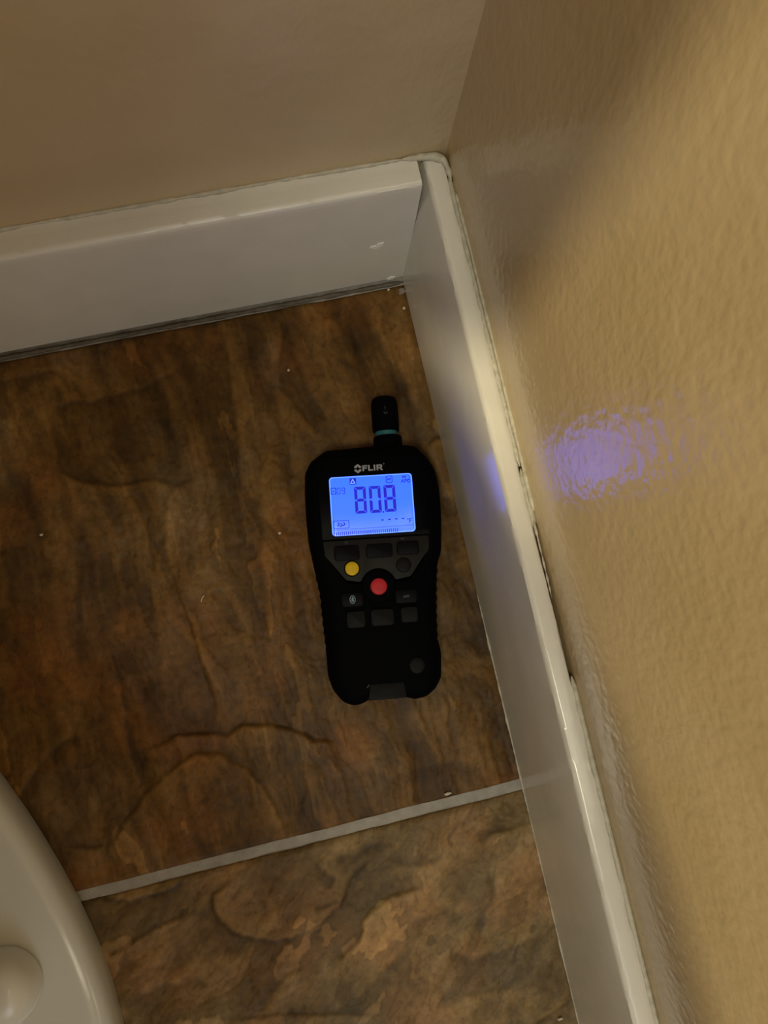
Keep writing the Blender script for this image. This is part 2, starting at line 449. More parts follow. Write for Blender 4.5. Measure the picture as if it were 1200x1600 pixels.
# cleft lines of the slate relief: (floor points in mm, step height, sharpness, reach, dark pigment)
CLEFTS = {
    0: [
        ([(-232.0, -42.7), (-218.6, -37.3), (-206.6, -39.8), (-190.6, -38.1), (-174.8, -38.1), (-161.4, -34.2), (-150.9, -29.7)], 0.9, 1.2, 14, 0.35),
        ([(-232.0, -42.7), (-233.9, -61.8), (-232.5, -79.9), (-220.1, -88.2), (-198.2, -95.3), (-185.7, -94.8), (-173.6, -97.4), (-166.7, -102.1), (-153.8, -100.8)], -1.0, 1.2, 14, 0.5),
        ([(-162.2, -38.2), (-163.0, -54.6), (-163.0, -67.0), (-163.0, -83.3), (-163.4, -97.5)], 0.9, 1.2, 10, 0.3),
        ([(-119.4, -9.1), (-120.4, -25.8), (-122.0, -45.6), (-123.9, -62.8), (-126.0, -81.3), (-128.5, -100.9), (-131.7, -120.6)], 0.6, 1.5, 10, 0.45),
        ([(-198.0, -102.6), (-193.7, -104.3), (-189.8, -116.4), (-188.6, -134.3), (-190.0, -149.8)], -0.9, 1.0, 10, 0.4),
        ([(-166.5, -101.3), (-174.5, -110.1), (-179.6, -128.2), (-181.8, -155.6)], 0.8, 1.2, 12, 0.35),
        ([(-262.4, -17.6), (-255.3, -16.6), (-236.5, -15.5), (-221.2, -17.0), (-212.7, -30.3), (-207.8, -37.9)], 0.8, 1.2, 10, 0.2),
        ([(-78.4, -8.7), (-81.8, -16.6), (-89.4, -37.2), (-91.9, -56.9), (-80.4, -79.3), (-75.3, -93.7)], -0.7, 1.4, 12, 0.4),
        ([(-181.1, -147.8), (-178.8, -165.7), (-174.8, -188.6), (-173.8, -209.1), (-170.2, -223.4), (-170.0, -240.0), (-173.3, -254.5)], 1.5, 1.0, 16, 0.5),
        ([(-215.7, -253.8), (-195.1, -248.9), (-178.8, -251.3), (-166.7, -255.7), (-155.9, -251.8), (-143.0, -254.8), (-127.7, -261.5), (-117.3, -269.0), (-103.0, -275.1)], -1.5, 1.0, 14, 0.7),
        ([(-247.4, -303.7), (-240.0, -297.8), (-220.1, -277.1), (-205.5, -269.4), (-187.8, -262.0), (-171.8, -265.9), (-157.7, -277.6), (-150.9, -292.4), (-145.8, -308.3), (-142.4, -323.0)], -1.3, 1.1, 16, 0.45),
        ([(-222.8, -187.3), (-221.7, -208.0), (-223.2, -233.9), (-222.1, -253.8), (-221.0, -273.9)], -1.1, 1.1, 10, 0.6),
        ([(-289.4, -262.1), (-285.4, -257.9), (-273.6, -244.8), (-261.3, -238.0), (-249.8, -236.3)], 0.7, 1.2, 9, 0.4),
        ([(-246.0, -252.2), (-250.4, -269.8), (-253.5, -284.9), (-248.8, -301.5)], 0.8, 1.4, 9, 0.2),
        ([(-269.7, -295.2), (-255.9, -299.7), (-246.6, -299.5)], -0.8, 1, 6, 0.6),
        ([(-10.0, -110.8), (-4.3, -107.8), (4.2, -107.1)], -0.8, 1, 6, 0.5),
        ([(-191.2, -105.7), (-191.2, -125.7), (-192.2, -145.3), (-195.1, -176.2), (-197.1, -206.7), (-198.5, -237.1)], 0.5, 2, 14, 0.2),
        ([(-228.0, -105.7), (-233.0, -144.1), (-242.4, -180.9), (-243.4, -211.3)], -0.5, 2, 12, 0.25),
        ([(-111.0, -90.3), (-121.1, -129.0), (-127.2, -167.8), (-132.1, -206.2)], 0.5, 2, 14, 0.25),
        ([(-106.4, -172.5), (-116.3, -209.8), (-118.9, -240.4)], -0.4, 2, 10, 0.25),
        ([(-35.9, -259.9), (-34.3, -270.0), (-37.2, -279.1), (-35.4, -295.1)], -0.8, 1.2, 8, 0.4),
        ([(-12.4, -177.2), (-10.2, -194.0), (-3.9, -207.5)], 0.6, 1.4, 9, 0.35),
        ([(-23.7, -225.1), (-13.4, -233.4), (-6.5, -247.0)], -0.6, 1.4, 9, 0.3),
        ([(-32.0, -9.3), (-25.5, -36.4), (-19.1, -63.4), (-11.8, -86.1)], 0.5, 2, 9, 0.35),
        ([(-52.9, -9.5), (-44.4, -36.9), (-39.9, -63.3)], -0.45, 2, 9, 0.3),
        ([(-95.0, -292.3), (-73.9, -303.1), (-45.4, -300.4), (-19.8, -310.4)], 0.5, 2, 12, 0.2),
    ],
    1: [
        ([(-176.0, -333.2), (-187.3, -338.8), (-193.6, -342.3), (-194.4, -349.8), (-193.0, -357.4), (-186.5, -366.3), (-173.7, -373.2), (-162.5, -376.8), (-148.0, -376.1), (-136.1, -373.7), (-120.9, -365.4), (-113.1, -353.0), (-103.3, -346.9), (-95.5, -343.2), (-91.8, -335.5)], 1.4, 1.4, 12, 0.75),
        ([(-120.8, -338.8), (-109.4, -339.7), (-98.4, -338.7), (-89.7, -338.3)], 0.8, 2.5, 10, 0.7),
        ([(-138.2, -365.8), (-130.4, -365.2), (-122.4, -363.6)], -0.7, 1.6, 6, 0.6),
        ([(-132.1, -337.8), (-128.2, -346.2), (-123.3, -350.1), (-126.5, -355.9)], 0.8, 1.6, 7, 0.5),
        ([(-137.2, -396.3), (-127.0, -393.2), (-115.9, -388.0), (-111.6, -377.0), (-100.9, -370.5), (-91.8, -368.0), (-80.6, -366.7), (-69.0, -367.0)], -1.2, 1.2, 14, 0.45),
        ([(-258.2, -361.6), (-251.7, -360.1), (-231.8, -353.7), (-220.5, -350.4), (-206.1, -348.6)], -0.9, 1.1, 10, 0.6),
        ([(-258.8, -325.9), (-248.9, -331.3), (-239.9, -334.3), (-225.6, -334.6), (-213.3, -332.6), (-207.3, -328.3)], 1.0, 1.1, 8, 0.75),
        ([(-180.1, -412.8), (-176.4, -409.2), (-167.4, -400.1), (-159.9, -396.6), (-148.8, -394.1)], -0.8, 1.2, 10, 0.4),
        ([(-198.3, -411.3), (-175.0, -415.2), (-156.8, -418.9), (-135.5, -423.4), (-110.8, -431.3)], -0.9, 1.0, 8, 0.55),
        ([(-125.6, -421.0), (-116.6, -415.0), (-99.9, -403.8), (-83.7, -396.9)], 0.8, 1.6, 14, 0.2),
        ([(-44.8, -402.4), (-40.8, -392.3), (-33.4, -383.0), (-27.5, -370.3)], -0.7, 1.2, 9, 0.45),
        ([(-32.3, -354.0), (-26.8, -347.8), (-16.9, -347.9), (1.3, -347.4)], -0.7, 1.1, 8, 0.5),
        ([(-31.1, -461.6), (-21.3, -458.4), (-11.8, -455.1), (-0.4, -450.7)], 1.5, 0.9, 9, 0.4),
        ([(-91.9, -347.8), (-77.7, -354.0), (-66.2, -355.3), (-58.1, -354.4)], -0.6, 1.5, 7, 0.4),
        ([(-230.7, -380.1), (-211.2, -374.4), (-192.9, -375.5), (-179.1, -380.9)], -0.6, 2, 12, 0.3),
        ([(-250.0, -385.7), (-227.9, -384.4), (-202.7, -387.3)], 0.6, 2, 12, 0.3),
        ([(-66.0, -404.4), (-53.0, -415.1), (-29.1, -413.9), (-8.3, -409.9)], 0.6, 1.6, 14, 0.15),
        ([(-81.8, -438.6), (-61.2, -433.1), (-38.3, -435.4), (-17.7, -431.5)], -0.7, 1.6, 14, 0.2),
        ([(-84.8, -384.9), (-64.8, -382.6), (-51.2, -391.6)], 0.5, 2, 12, 0.15),
    ],
}


def relief(X, Y, tile):
    """height (mm) and pigment colour of the stone look, ledge highlights painted in, at floor points"""
    H = np.zeros_like(X)
    D = np.zeros_like(X)
    ledge_hl = np.zeros_like(X)
    # grain: tile 0 runs towards the back wall, tile 1 runs diagonally
    if tile == 0:
        wob = 16 * (value_noise(X * .018, Y * .018, 41, 3) - .5)
        A, B = (X + wob + 0.10 * Y), Y
        g1 = value_noise(A * .085, B * .010, 42, 4)
        g2 = value_noise(A * .26, B * .030, 43, 3)
        dark, mid, lite, rust = (.042, .0195, .0045), (.122, .060, .0135), (.215, .114, .032), (.205, .078, .017)
    elif tile == 1:
        wob = 24 * (value_noise(X * .02, Y * .02, 51, 3) - .5)
        A = X * .62 + Y * .78 * -1 + wob
        B = X * .78 + Y * .62
        g1 = value_noise(A * .055, B * .014, 52, 4)
        g2 = value_noise(A * .20, B * .045, 53, 3)
        dark, mid, lite, rust = (.095, .057, .018), (.195, .124, .048), (.29, .195, .090), (.25, .115, .037)
    else:
        g1 = value_noise(X * .05, Y * .015, 60 + tile, 4)
        g2 = value_noise(X * .2, Y * .04, 70 + tile, 3)
        dark, mid, lite, rust = (.06, .032, .014), (.13, .07, .03), (.19, .115, .056), (.19, .08, .034)
    H += 1.7 * (g1 - .5) + .45 * (g2 - .5)
    H += 2.2 * (value_noise(X * .014, Y * .014, 44 + tile, 3) - .5)
    H += .55 * (value_noise(X * .16, Y * .22, 45 + tile, 3) - .5)
    wx = 4.0 * (value_noise(X * .11, Y * .11, 46, 4, .6) - .5)
    wy = 4.0 * (value_noise(X * .11, Y * .11, 47, 4, .6) - .5)
    for pts, step, sharp, reach, pig in CLEFTS.get(tile, []):
        best = np.full(X.shape, 1e9)
        sd = np.zeros_like(X)
        along = np.zeros_like(X)
        P = np.array(pts)
        n = len(P) - 1
        for k in range(n):
            a, b = P[k], P[k + 1]
            d = b - a
            L = np.hypot(*d) + 1e-6
            t = np.clip(((X + wx - a[0]) * d[0] + (Y + wy - a[1]) * d[1]) / L ** 2, 0, 1)
            qx, qy = X + wx - a[0] - t * d[0], Y + wy - a[1] - t * d[1]
            r = np.hypot(qx, qy)
            s = np.sign(d[0] * qy - d[1] * qx)
            m = r < best
            best[m] = r[m]
            sd[m] = (s * r)[m]
            along[m] = ((k + t) / n)[m]
        taper = np.clip(along / .12, 0, 1) * np.clip((1 - along) / .12, 0, 1)
        endd = np.where((along <= 0.001) | (along >= .999), 0, 1)
        taper = taper * endd
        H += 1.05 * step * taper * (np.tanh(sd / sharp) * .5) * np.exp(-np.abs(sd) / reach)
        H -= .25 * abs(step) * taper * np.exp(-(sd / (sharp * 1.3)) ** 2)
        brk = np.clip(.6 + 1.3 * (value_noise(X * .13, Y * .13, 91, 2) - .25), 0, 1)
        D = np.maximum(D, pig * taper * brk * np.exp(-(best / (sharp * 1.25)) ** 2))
        ledge_hl += .30 * np.sign(step) * taper * np.tanh(sd / sharp) * np.exp(-np.abs(sd) / (reach * .8))  # highlight on the raised side of each ledge, put into the colour
    # slate layers: broad terraces with thin broken edges
    if tile == 0:
        gt = value_noise(A * .034 + 3, B * .0125 + 1, 62, 5, .55)
        amp = .55
    else:
        gt = value_noise((X * .62 - Y * .78) * .030 + 3, (X * .78 + Y * .62) * .016 + 1, 63 + tile, 5, .55)
        amp = .5
    tt = gt * 13
    lev, fr = np.floor(tt), tt - np.floor(tt)
    ed = np.clip((fr - .80) / .20, 0, 1)
    ed = ed * ed * (3 - 2 * ed)
    H += amp * (lev + ed - 6.5) * .55
    lv = np.random.default_rng(5).random(40)[np.clip(lev.astype(int), 0, 39)]
    lv2 = np.random.default_rng(5).random(40)[np.clip(lev.astype(int) + 1, 0, 39)]
    tint = (lv * (1 - ed) + lv2 * ed - .5) * .5
    D = np.maximum(D, .32 * np.exp(-((fr - .84) / .07) ** 2))
    # pigment, with the ledge highlights painted in
    k1 = np.clip((g1 - .28) / .44, 0, 1)
    k2 = np.clip((g2 - .3) / .4, 0, 1)
    k3 = np.clip((value_noise(X * .055 + 2, Y * .055, 77 + tile, 5, .6) - .3) / .4, 0, 1)
    kk = .48 * k1 + .17 * k2 + .35 * k3
    dark, mid, lite, rust = map(np.array, (dark, mid, lite, rust))
    c = np.where(kk[..., None] < .5, dark + (mid - dark) * (kk[..., None] * 2), mid + (lite - mid) * (kk[..., None] * 2 - 1))
    kr = np.clip((value_noise(X * .021 + 4, Y * .021, 48 + tile, 3) - .52) / .16, 0, 1)[..., None]
    c = c * (1 - .42 * kr) + rust * .42 * kr * (.6 + .8 * kk[..., None])
    kg = np.clip((value_noise(X * .03 + 9, Y * .03 + 3, 49 + tile, 3) - .55) / .15, 0, 1)[..., None]
    grey = c.mean(axis=-1, keepdims=True) * np.array((1.12, 1.0, .74))
    c = c * (1 - .22 * kg) + grey * .22 * kg
    c = c * np.clip(1 + ledge_hl + tint, .5, 1.6)[..., None] * (1 - .82 * D[..., None])
    return H, c


def make_tile(x0, x1, y0, y1, tile, xs=None, ys=None):
    xs = np.linspace(x0, x1, 90) if xs is None else xs
    ys = np.linspace(y0, y1, 90) if ys is None else ys
    X, Y = np.meshgrid(xs, ys, indexing='ij')
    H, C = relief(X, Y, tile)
    # chipped, uneven arris
    en = 1.4 * (value_noise(X * .10, Y * .10, 81 + tile, 3) - .5)
    e = np.minimum(np.minimum(X - x0, x1 - X), np.minimum(Y - y0, y1 - Y)) + en * .8
    soft = np.clip(e / 3.2, 0, 1)
    Z = np.clip(H - H.mean() + .25, -1.0, 2.2) * .95 * (0.35 + .65 * soft) - .9 * (1 - soft) ** 2
    wgt = np.exp(-np.minimum(Y - y0, y1 - Y) / 6.0)
    Y = Y + wgt * 1.1 * (value_noise(X * .07, Y * 0 + tile, 95, 4, .6) - .5)
    nx, ny = X.shape
    top = np.stack([X, Y, Z], -1).reshape(-1, 3)
    idx = np.arange(nx * ny).reshape(nx, ny)
    q = np.stack([idx[:-1, :-1], idx[1:, :-1], idx[1:, 1:], idx[:-1, 1:]], -1).reshape(-1, 4)
    ring = np.concatenate([idx[:, 0], idx[-1, 1:], idx[-2::-1, -1], idx[0, -2:0:-1]])
    low = top[ring].copy()
    low[:, 2] = -6
    n0 = nx * ny
    m = len(ring)
    a = np.arange(m)
    side = np.stack([ring, n0 + a, n0 + (a + 1) % m, np.roll(ring, -1)], -1)
    V = np.concatenate([top, low]) * .001
    F = np.concatenate([q, side])
    me = bpy.data.meshes.new('tile')
    me.from_pydata(V.tolist(), [], F.tolist())
    me.update()
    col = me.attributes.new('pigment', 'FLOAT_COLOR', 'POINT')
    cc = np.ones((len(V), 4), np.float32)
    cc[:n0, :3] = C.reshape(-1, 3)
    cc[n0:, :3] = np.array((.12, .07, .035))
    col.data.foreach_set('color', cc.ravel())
    me.shade_smooth()
    return link('tile', me, SLATE, floor)


S = 457.0
TX0, TX1 = -448.0, 6.0
JY = -325.4                                   # centre of the cross joint
vis_x = np.concatenate([np.linspace(TX0, -336, 26)[:-1], np.arange(-336, TX1 + .01, 1.0)])
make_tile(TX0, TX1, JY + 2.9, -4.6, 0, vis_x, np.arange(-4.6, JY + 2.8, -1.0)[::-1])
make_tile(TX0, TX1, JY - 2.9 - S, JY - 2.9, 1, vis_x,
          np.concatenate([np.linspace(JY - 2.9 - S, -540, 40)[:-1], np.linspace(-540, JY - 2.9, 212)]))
for k, (ix, iy) in enumerate([(1, 0), (1, 1), (2, 0), (2, 1)]):
    xa, xb = TX0 - 6 - ix * S + (ix - 1) * 0 , TX0 - 6 - (ix - 1) * S
    xa += 6
    if iy == 0:
        make_tile(xa, xb, JY + 2.9, -4.6, 2 + k)
    else:
        make_tile(xa, xb, JY - 2.9 - S, JY - 2.9, 2 + k)
for ix in range(2):
    xa, xb = (TX0, TX1) if ix == 0 else (TX0 - S, TX0 - 6)
    make_tile(xa, xb, JY - 2.9 - 2 * S - 6, JY - 2.9 - S - 6, 7 + ix)

# ------------------------------------------------------------------ toilet (tank against the back wall; mostly out of frame)
toilet = link('toilet', None, loc=(-0.384, -0.36, 0.0))
tag(toilet, 'white porcelain toilet with its rounded base flange and bolt cap on the brown tiles', 'toilet')
CXT, CYT = -384.0, -360.0


def smooth_interp(x, xp, fp):
    return np.interp(x, xp, fp)


def ring_pts(yb, yf, gtab, z, inset=0.0, n=120):
    pts = []
    yb2, yf2 = yb - inset, yf + inset
    gs = np.array([g[0] for g in gtab]); gv_ = np.array([g[1] for g in gtab])
    for k in range(n):
        th = 2 * math.pi * k / n
        s = (1 - math.cos(th)) / 2
        # smooth cubic through the table
        g = float(np.interp(s, gs, gv_))
        w = (g - inset) * math.sin(th)
        y = yb2 + (yf2 - yb2) * s
        pts.append((w - 0.0, y - CYT, z))
    return pts


gs_fine = np.linspace(0, 1, 60)
raw = np.interp(gs_fine, [0, .17, .30, .42, .5, .65, .8, 1], [108, 114.5, 122, 129, 130.5, 129, 123, 112])
ker = np.ones(9) / 9
raw = np.convolve(np.pad(raw, 4, mode='edge'), ker, 'valid')
FOOT = list(zip(gs_fine, raw))
flat = lambda v: [(0, v), (1, v)]
yb, yf = -163, -640
rings = [ring_pts(yb, yf, FOOT, 0.2, 0.6), ring_pts(yb, yf, FOOT, 1.2, 0.0), ring_pts(yb, yf, FOOT, 14.0, 0.6), ring_pts(yb, yf, FOOT, 17.5, 1.4),
         ring_pts(yb, yf, FOOT, 20.0, 3.2), ring_pts(yb, yf, FOOT, 21.6, 6.0), ring_pts(yb, yf, FOOT, 22.6, 10.0),
         ring_pts(yb, yf, FOOT, 23.6, 18.0), ring_pts(yb, yf, FOOT, 24.6, 30.0), ring_pts(yb, yf, FOOT, 26.0, 44.0),
         ring_pts(yb, yf, FOOT, 29.0, 54.0), ring_pts(yb, yf, FOOT, 38.0, 60.0), ring_pts(yb, yf, FOOT, 60.0, 63.0),
         ring_pts(-215, -585, flat(68), 110), ring_pts(-200, -600, flat(80), 170), ring_pts(-180, -630, flat(104), 230),
         ring_pts(-165, -665, flat(140), 300), ring_pts(-180, -690, flat(166), 350), ring_pts(-195, -705, flat(178), 380),
         ring_pts(-195, -706, flat(179), 392), ring_pts(-200, -702, flat(175), 398),
         ring_pts(-235, -665, flat(128), 398), ring_pts(-240, -660, flat(122), 390), ring_pts(-260, -620, flat(95), 300), ring_pts(-330, -540, flat(45), 230)]
n = len(rings[0])
verts = [p for r in rings for p in r]
faces = []
for i in range(len(rings) - 1):
    for k in range(n):
        k2 = (k + 1) % n
        faces.append((i * n + k, i * n + k2, (i + 1) * n + k2, (i + 1) * n + k))
faces.append(tuple(range(n)))
faces.append(tuple((len(rings) - 1) * n + k for k in reversed(range(n))))
bowl = mesh_obj('bowl', verts, faces, PORCELAIN, toilet)
bm = bmesh.new(); bm.from_mesh(bowl.data)
bmesh.ops.recalc_face_normals(bm, faces=bm.faces); bm.to_mesh(bowl.data); bm.free()
bowl.data.shade_smooth()


def lathe(name, prof, mat, parent, loc=(0, 0, 0), seg=48, squash=(1, 1)):
    v, f = [], []
    for r, z in prof:
        for k in range(seg):
            a = 2 * math.pi * k / seg
            v.append((r * math.cos(a) * squash[0], r * math.sin(a) * squash[1], z))
    for i in range(len(prof) - 1):
        for k in range(seg):
            k2 = (k + 1) % seg
            f.append((i * seg + k, i * seg + k2, (i + 1) * seg + k2, (i + 1) * seg + k))
    f.append(tuple(reversed(range(seg))))
    f.append(tuple((len(prof) - 1) * seg + k for k in range(seg)))
    return mesh_obj(name, v, f, mat, parent, smooth=True, loc=tuple(c * .001 for c in loc))


capprof = [(19.8, 0), (20.3, 1.5), (20.2, 6), (19.6, 10), (18.2, 14), (15.6, 17.4), (11.8, 19.8), (7, 21.2), (2.5, 21.7), (.2, 21.8)]
for sx in (1, -1):
    c = lathe('bolt_cap', capprof, CAP_PLASTIC, toilet, (sx * 80.5, 7.0, 24.6))
    if sx == 1:
        tag(c, 'domed white cap over the floor bolt')


def oval_slab(name, yb_, yf_, w, z0, z1, hole, mat):
    N_ = 80
    outer0 = ring_pts(yb_, yf_, flat(w), z0, 1.5, N_)
    o1 = ring_pts(yb_, yf_, flat(w), z0 + 2, 0, N_)
    o2 = ring_pts(yb_, yf_, flat(w), z1 - 4, 0, N_)
    o3 = ring_pts(yb_, yf_, flat(w), z1, 5, N_)
    rs = [outer0, o1, o2, o3]
    if hole:
        rs += [ring_pts(yb_, yf_, flat(w), z1, hole, N_), ring_pts(yb_, yf_, flat(w), z0, hole, N_)]
    v = [p for r in rs for p in r]
    f = []
    m = len(rs)
    for i in range(m if hole else m - 1):
        i2 = (i + 1) % m
        for k in range(N_):
            k2 = (k + 1) % N_
            f.append((i * N_ + k, i * N_ + k2, i2 * N_ + k2, i2 * N_ + k))
    if not hole:
        f.append(tuple(reversed(range(N_))))
        f.append(tuple((m - 1) * N_ + k for k in range(N_)))
    o = mesh_obj(name, v, f, mat, toilet)
    o.data.shade_smooth()
    o.data.set_sharp_from_angle(angle=math.radians(40))
    return o


oval_slab('seat', -225, -704, 182, 400, 418, 48, CAP_PLASTIC)
oval_slab('lid', -222, -708, 184, 420, 440, 0, CAP_PLASTIC)


def rbox(name, x0, x1, y0, y1, z0, z1, r, mat, parent, seg=3):
    bm = bmesh.new()
    bmesh.ops.create_cube(bm, size=1.0)
    for v in bm.verts:
        v.co = Vector(((x0 + x1) / 2 + v.co.x * (x1 - x0), (y0 + y1) / 2 + v.co.y * (y1 - y0),
                       (z0 + z1) / 2 + v.co.z * (z1 - z0))) * .001
    bmesh.ops.bevel(bm, geom=list(bm.edges), offset=r * .001, segments=seg, affect='EDGES', profile=.5)
    return bm_obj(name, bm, mat, parent, autosmooth=40)


rbox('tank', -200, 200, -207 - CYT, 10 - CYT, 372, 735, 22, PORCELAIN, toilet)
rbox('tank_lid', -208, 208, -214 - CYT, 12 - CYT, 736, 768, 12, PORCELAIN, toilet)

# ------------------------------------------------------------------ the meter (local: u across, v along, mm)
meter = link('moisture_meter', None, loc=(-0.0551, -0.143175, 0.0006))
meter.rotation_euler = (0, 0, math.radians(-8.78))
tag(meter, 'black handheld moisture meter with a glowing blue screen lying on the brown tile', 'meter')

OUT = [(-25, 35), (4.8, 36.4), (21.5, 36.3), (29, 34.8), (36.3, 26), (39.8, 19.5), (41.4, 8), (41.5, -4), (40.9, -16), (39.8, -29), (37.2, -35),
       (35.7, -46), (34.4, -63), (33.6, -79), (35.2, -87), (34.2, -101.5), (30.2, -108), (24.4, -112.2), (17.2, -113.3), (13.8, -111.6), (2, -111.2),
       (-9.2, -111.3), (-11.5, -113.2), (-17.4, -114.2), (-23.4, -111.8), (-29, -104.5), (-31.4, -96.2), (-31.6, -82), (-32.6, -66),
       (-33.2, -49.6), (-35.6, -35.1), (-38.0, -19.4), (-38.6, -6), (-38.6, 8), (-37.8, 22), (-34.2, 28.8)]


def densify(pts, step=1.2, rnd=3):
    P = np.array(pts + [pts[0]], float)
    L = np.concatenate([[0], np.cumsum(np.linalg.norm(np.diff(P, axis=0), axis=1))])
    k = int(L[-1] / step)
    s = np.linspace(0, L[-1], k, endpoint=False)
    Q = np.stack([np.interp(s, L, P[:, 0]), np.interp(s, L, P[:, 1])], 1)
    for _ in range(rnd):
        Q = .25 * np.roll(Q, 1, 0) + .5 * Q + .25 * np.roll(Q, -1, 0)
    return Q


def normals2(Q):
    T = np.roll(Q, -1, 0) - np.roll(Q, 1, 0)
    for _ in range(4):
        T = .25 * np.roll(T, 1, 0) + .5 * T + .25 * np.roll(T, -1, 0)
    T /= np.linalg.norm(T, axis=1)[:, None] + 1e-9
    a = 0.5 * np.sum(Q[:, 0] * np.roll(Q[:, 1], -1) - np.roll(Q[:, 0], -1) * Q[:, 1])
    Nn = np.stack([T[:, 1], -T[:, 0]], 1)
    return Nn if a > 0 else -Nn        # outward


def loft_outline(name, Q, levels, mat, parent, smooth=40):
    Nn = normals2(Q)
    m = len(Q)
    v, f = [], []
    for z, ins in levels:
        R_ = Q - Nn * ins
        v += [(p[0], p[1], z) for p in R_]
    for i in range(len(levels) - 1):
        for k in range(m):
            k2 = (k + 1) % m
            f.append((i * m + k, i * m + k2, (i + 1) * m + k2, (i + 1) * m + k))
    f.append(tuple(reversed(range(m))))
    f.append(tuple((len(levels) - 1) * m + k for k in range(m)))
    o = mesh_obj(name, v, f, mat, parent)
    bm = bmesh.new(); bm.from_mesh(o.data)
    bmesh.ops.recalc_face_normals(bm, faces=bm.faces); bm.to_mesh(o.data); bm.free()
    o.data.shade_smooth()
    o.data.set_sharp_from_angle(angle=math.radians(smooth))
    return o


Q = densify(OUT)
Nq = normals2(Q)
for i, (u, v) in enumerate(Q):                 # scalloped grip on both flanks
    if -82 < v < -36 and abs(u) > 25:
        Q[i] += Nq[i] * (.28 * math.sin(v * 2 * math.pi / 5.2))
loft_outline('body', Q, [(0.0, 4.5), (1.2, 2.6), (5, .8), (10, 0), (22, 0), (26, .5), (29.5, 2.0), (32, 4.2), (33.2, 6.2), (33.6, 8.0)], RUBBER, meter)
tag(meter.children[-1], 'black rubber housing with scalloped grip')


def poly_slab(name, pts, z0, z1, bev, mat, parent, step=1.0, rnd=2):
    P = densify(pts, step, rnd)
    return loft_outline(name, P, [(z0, 0), (z1 - bev, 0), (z1 - bev * .3, bev * .3), (z1, bev)], mat, parent)


def rrect(u0, v0, u1, v1, r, n=5):
    out = []
    for cx, cy, a0 in ((u1 - r, v1 - r, 0), (u0 + r, v1 - r, 90), (u0 + r, v0 + r, 180), (u1 - r, v0 + r, 270)):
        for k in range(n + 1):
            a = math.radians(a0 + 90 * k / n)
            out.append((cx + r * math.cos(a), cy + r * math.sin(a)))
    return out


# raised bumper lips at the corners of the head, display window, face plate
poly_slab('display_window', [(-24, 28.5), (26, 28.5), (32, 22), (33, 4), (32.5, -19), (-30.5, -19), (-31, 4), (-30, 22)], 33.0, 35.2, .5, GLOSSBLACK, meter)
ringc = (0.6, -47.0)
fp = [(-29.5, -19.6), (31.5, -19.6), (31, -28), (28, -31), (19.5, -42.5), (10.5, -44)]
fp += [(ringc[0] + 10.2 * math.cos(a), ringc[1] + 10.2 * math.sin(a)) for a in np.radians(np.linspace(18, 162, 14))]
fp += [(-10, -44), (-17.8, -42.5), (-26.5, -31), (-29, -28)]
poly_slab('face_plate', fp, 33.0, 34.8, .3, FACE, meter, .8, 1)
poly_slab('lower_face', [(-26, -31.5), (-17, -44), (-9, -45), (10, -45), (19, -44), (28, -31.5), (29, -50), (27, -72), (27.5, -98), (22, -106), (-18, -107), (-24.5, -98), (-24, -72), (-26, -50)], 33.0, 34.0, .4, RUBBER, meter)

# LCD
lcd = poly_slab('lcd_screen', rrect(-24, -17, 24, 17, 2.0), 34.8, 35.9, .1, LCDEDGE, meter, .5, 0)
tag(lcd, 'glowing blue display reading 80.8')
poly_slab('lcd_panel', rrect(-23.3, -16.4, 23.3, 16.4, 1.6), 35.6, 36.0, .02, LCD, lcd, .5, 0)


def from_crop(x, y):
    """display-drawing coordinates to mm on the screen (bilinear)"""
    t = 0.5
    s = 0.5
    TL, TR, BL, BR = map(np.array, ((95., 190.), (1010., 130.), (135., 830.), (1060., 780.)))
    for _ in range(30):
        p = (TL * (1 - s) + TR * s) * (1 - t) + (BL * (1 - s) + BR * s) * t
        ds = (TR - TL) * (1 - t) + (BR - BL) * t
        dt = (BL - TL) * (1 - s) + (BR - TR) * s
        A = np.stack([ds, dt], 1)
        d = np.linalg.solve(A, np.array((x, y)) - p)
        s += d[0]; t += d[1]
    return (-24 + 48 * s, 17 - 34 * t)


def ink(name, shapes, z, mat, parent, h=.06):
    """flat print or LCD segments: every shape is a convex polygon in mm; a thin raised layer"""
    v, f = [], []
    for pts in shapes:
        b = len(v); m = len(pts)
        a = sum(pts[i][0] * pts[(i + 1) % m][1] - pts[(i + 1) % m][0] * pts[i][1] for i in range(m))
        if a < 0:
            pts = pts[::-1]
        v += [(p[0], p[1], z + h) for p in pts] + [(p[0], p[1], z) for p in pts]
        f.append(tuple(b + i for i in range(m)))
        for i in range(m):
            j = (i + 1) % m
            f.append((b + i, b + m + i, b + m + j, b + j))
    return mesh_obj(name, v, f, mat, parent)


def bar(p, q, w):
    d = np.array(q, float) - np.array(p, float)
    L = np.hypot(*d) + 1e-9
    nn = np.array((-d[1], d[0])) / L * w / 2
    e = d / L * w * .0
    p = np.array(p) - e; q = np.array(q) + e
    return [tuple(p + nn), tuple(q + nn), tuple(q - nn), tuple(p - nn)]


def stroke(pts, w, closed=False):
    out = []
    w = w * 1.2
    P = list(pts) + ([pts[0]] if closed else [])
    for a, b in zip(P[:-1], P[1:]):
        d = np.array(b, float) - np.array(a, float)
        L = np.hypot(*d) + 1e-9
        d = d / L * w * .4
        out.append(bar(tuple(np.array(a) - d), tuple(np.array(b) + d), w))
    return out


def circ(c, r, n=12, sy=1.0):
    return [(c[0] + r * math.cos(2 * math.pi * k / n), c[1] + sy * r * math.sin(2 * math.pi * k / n)) for k in range(n)]


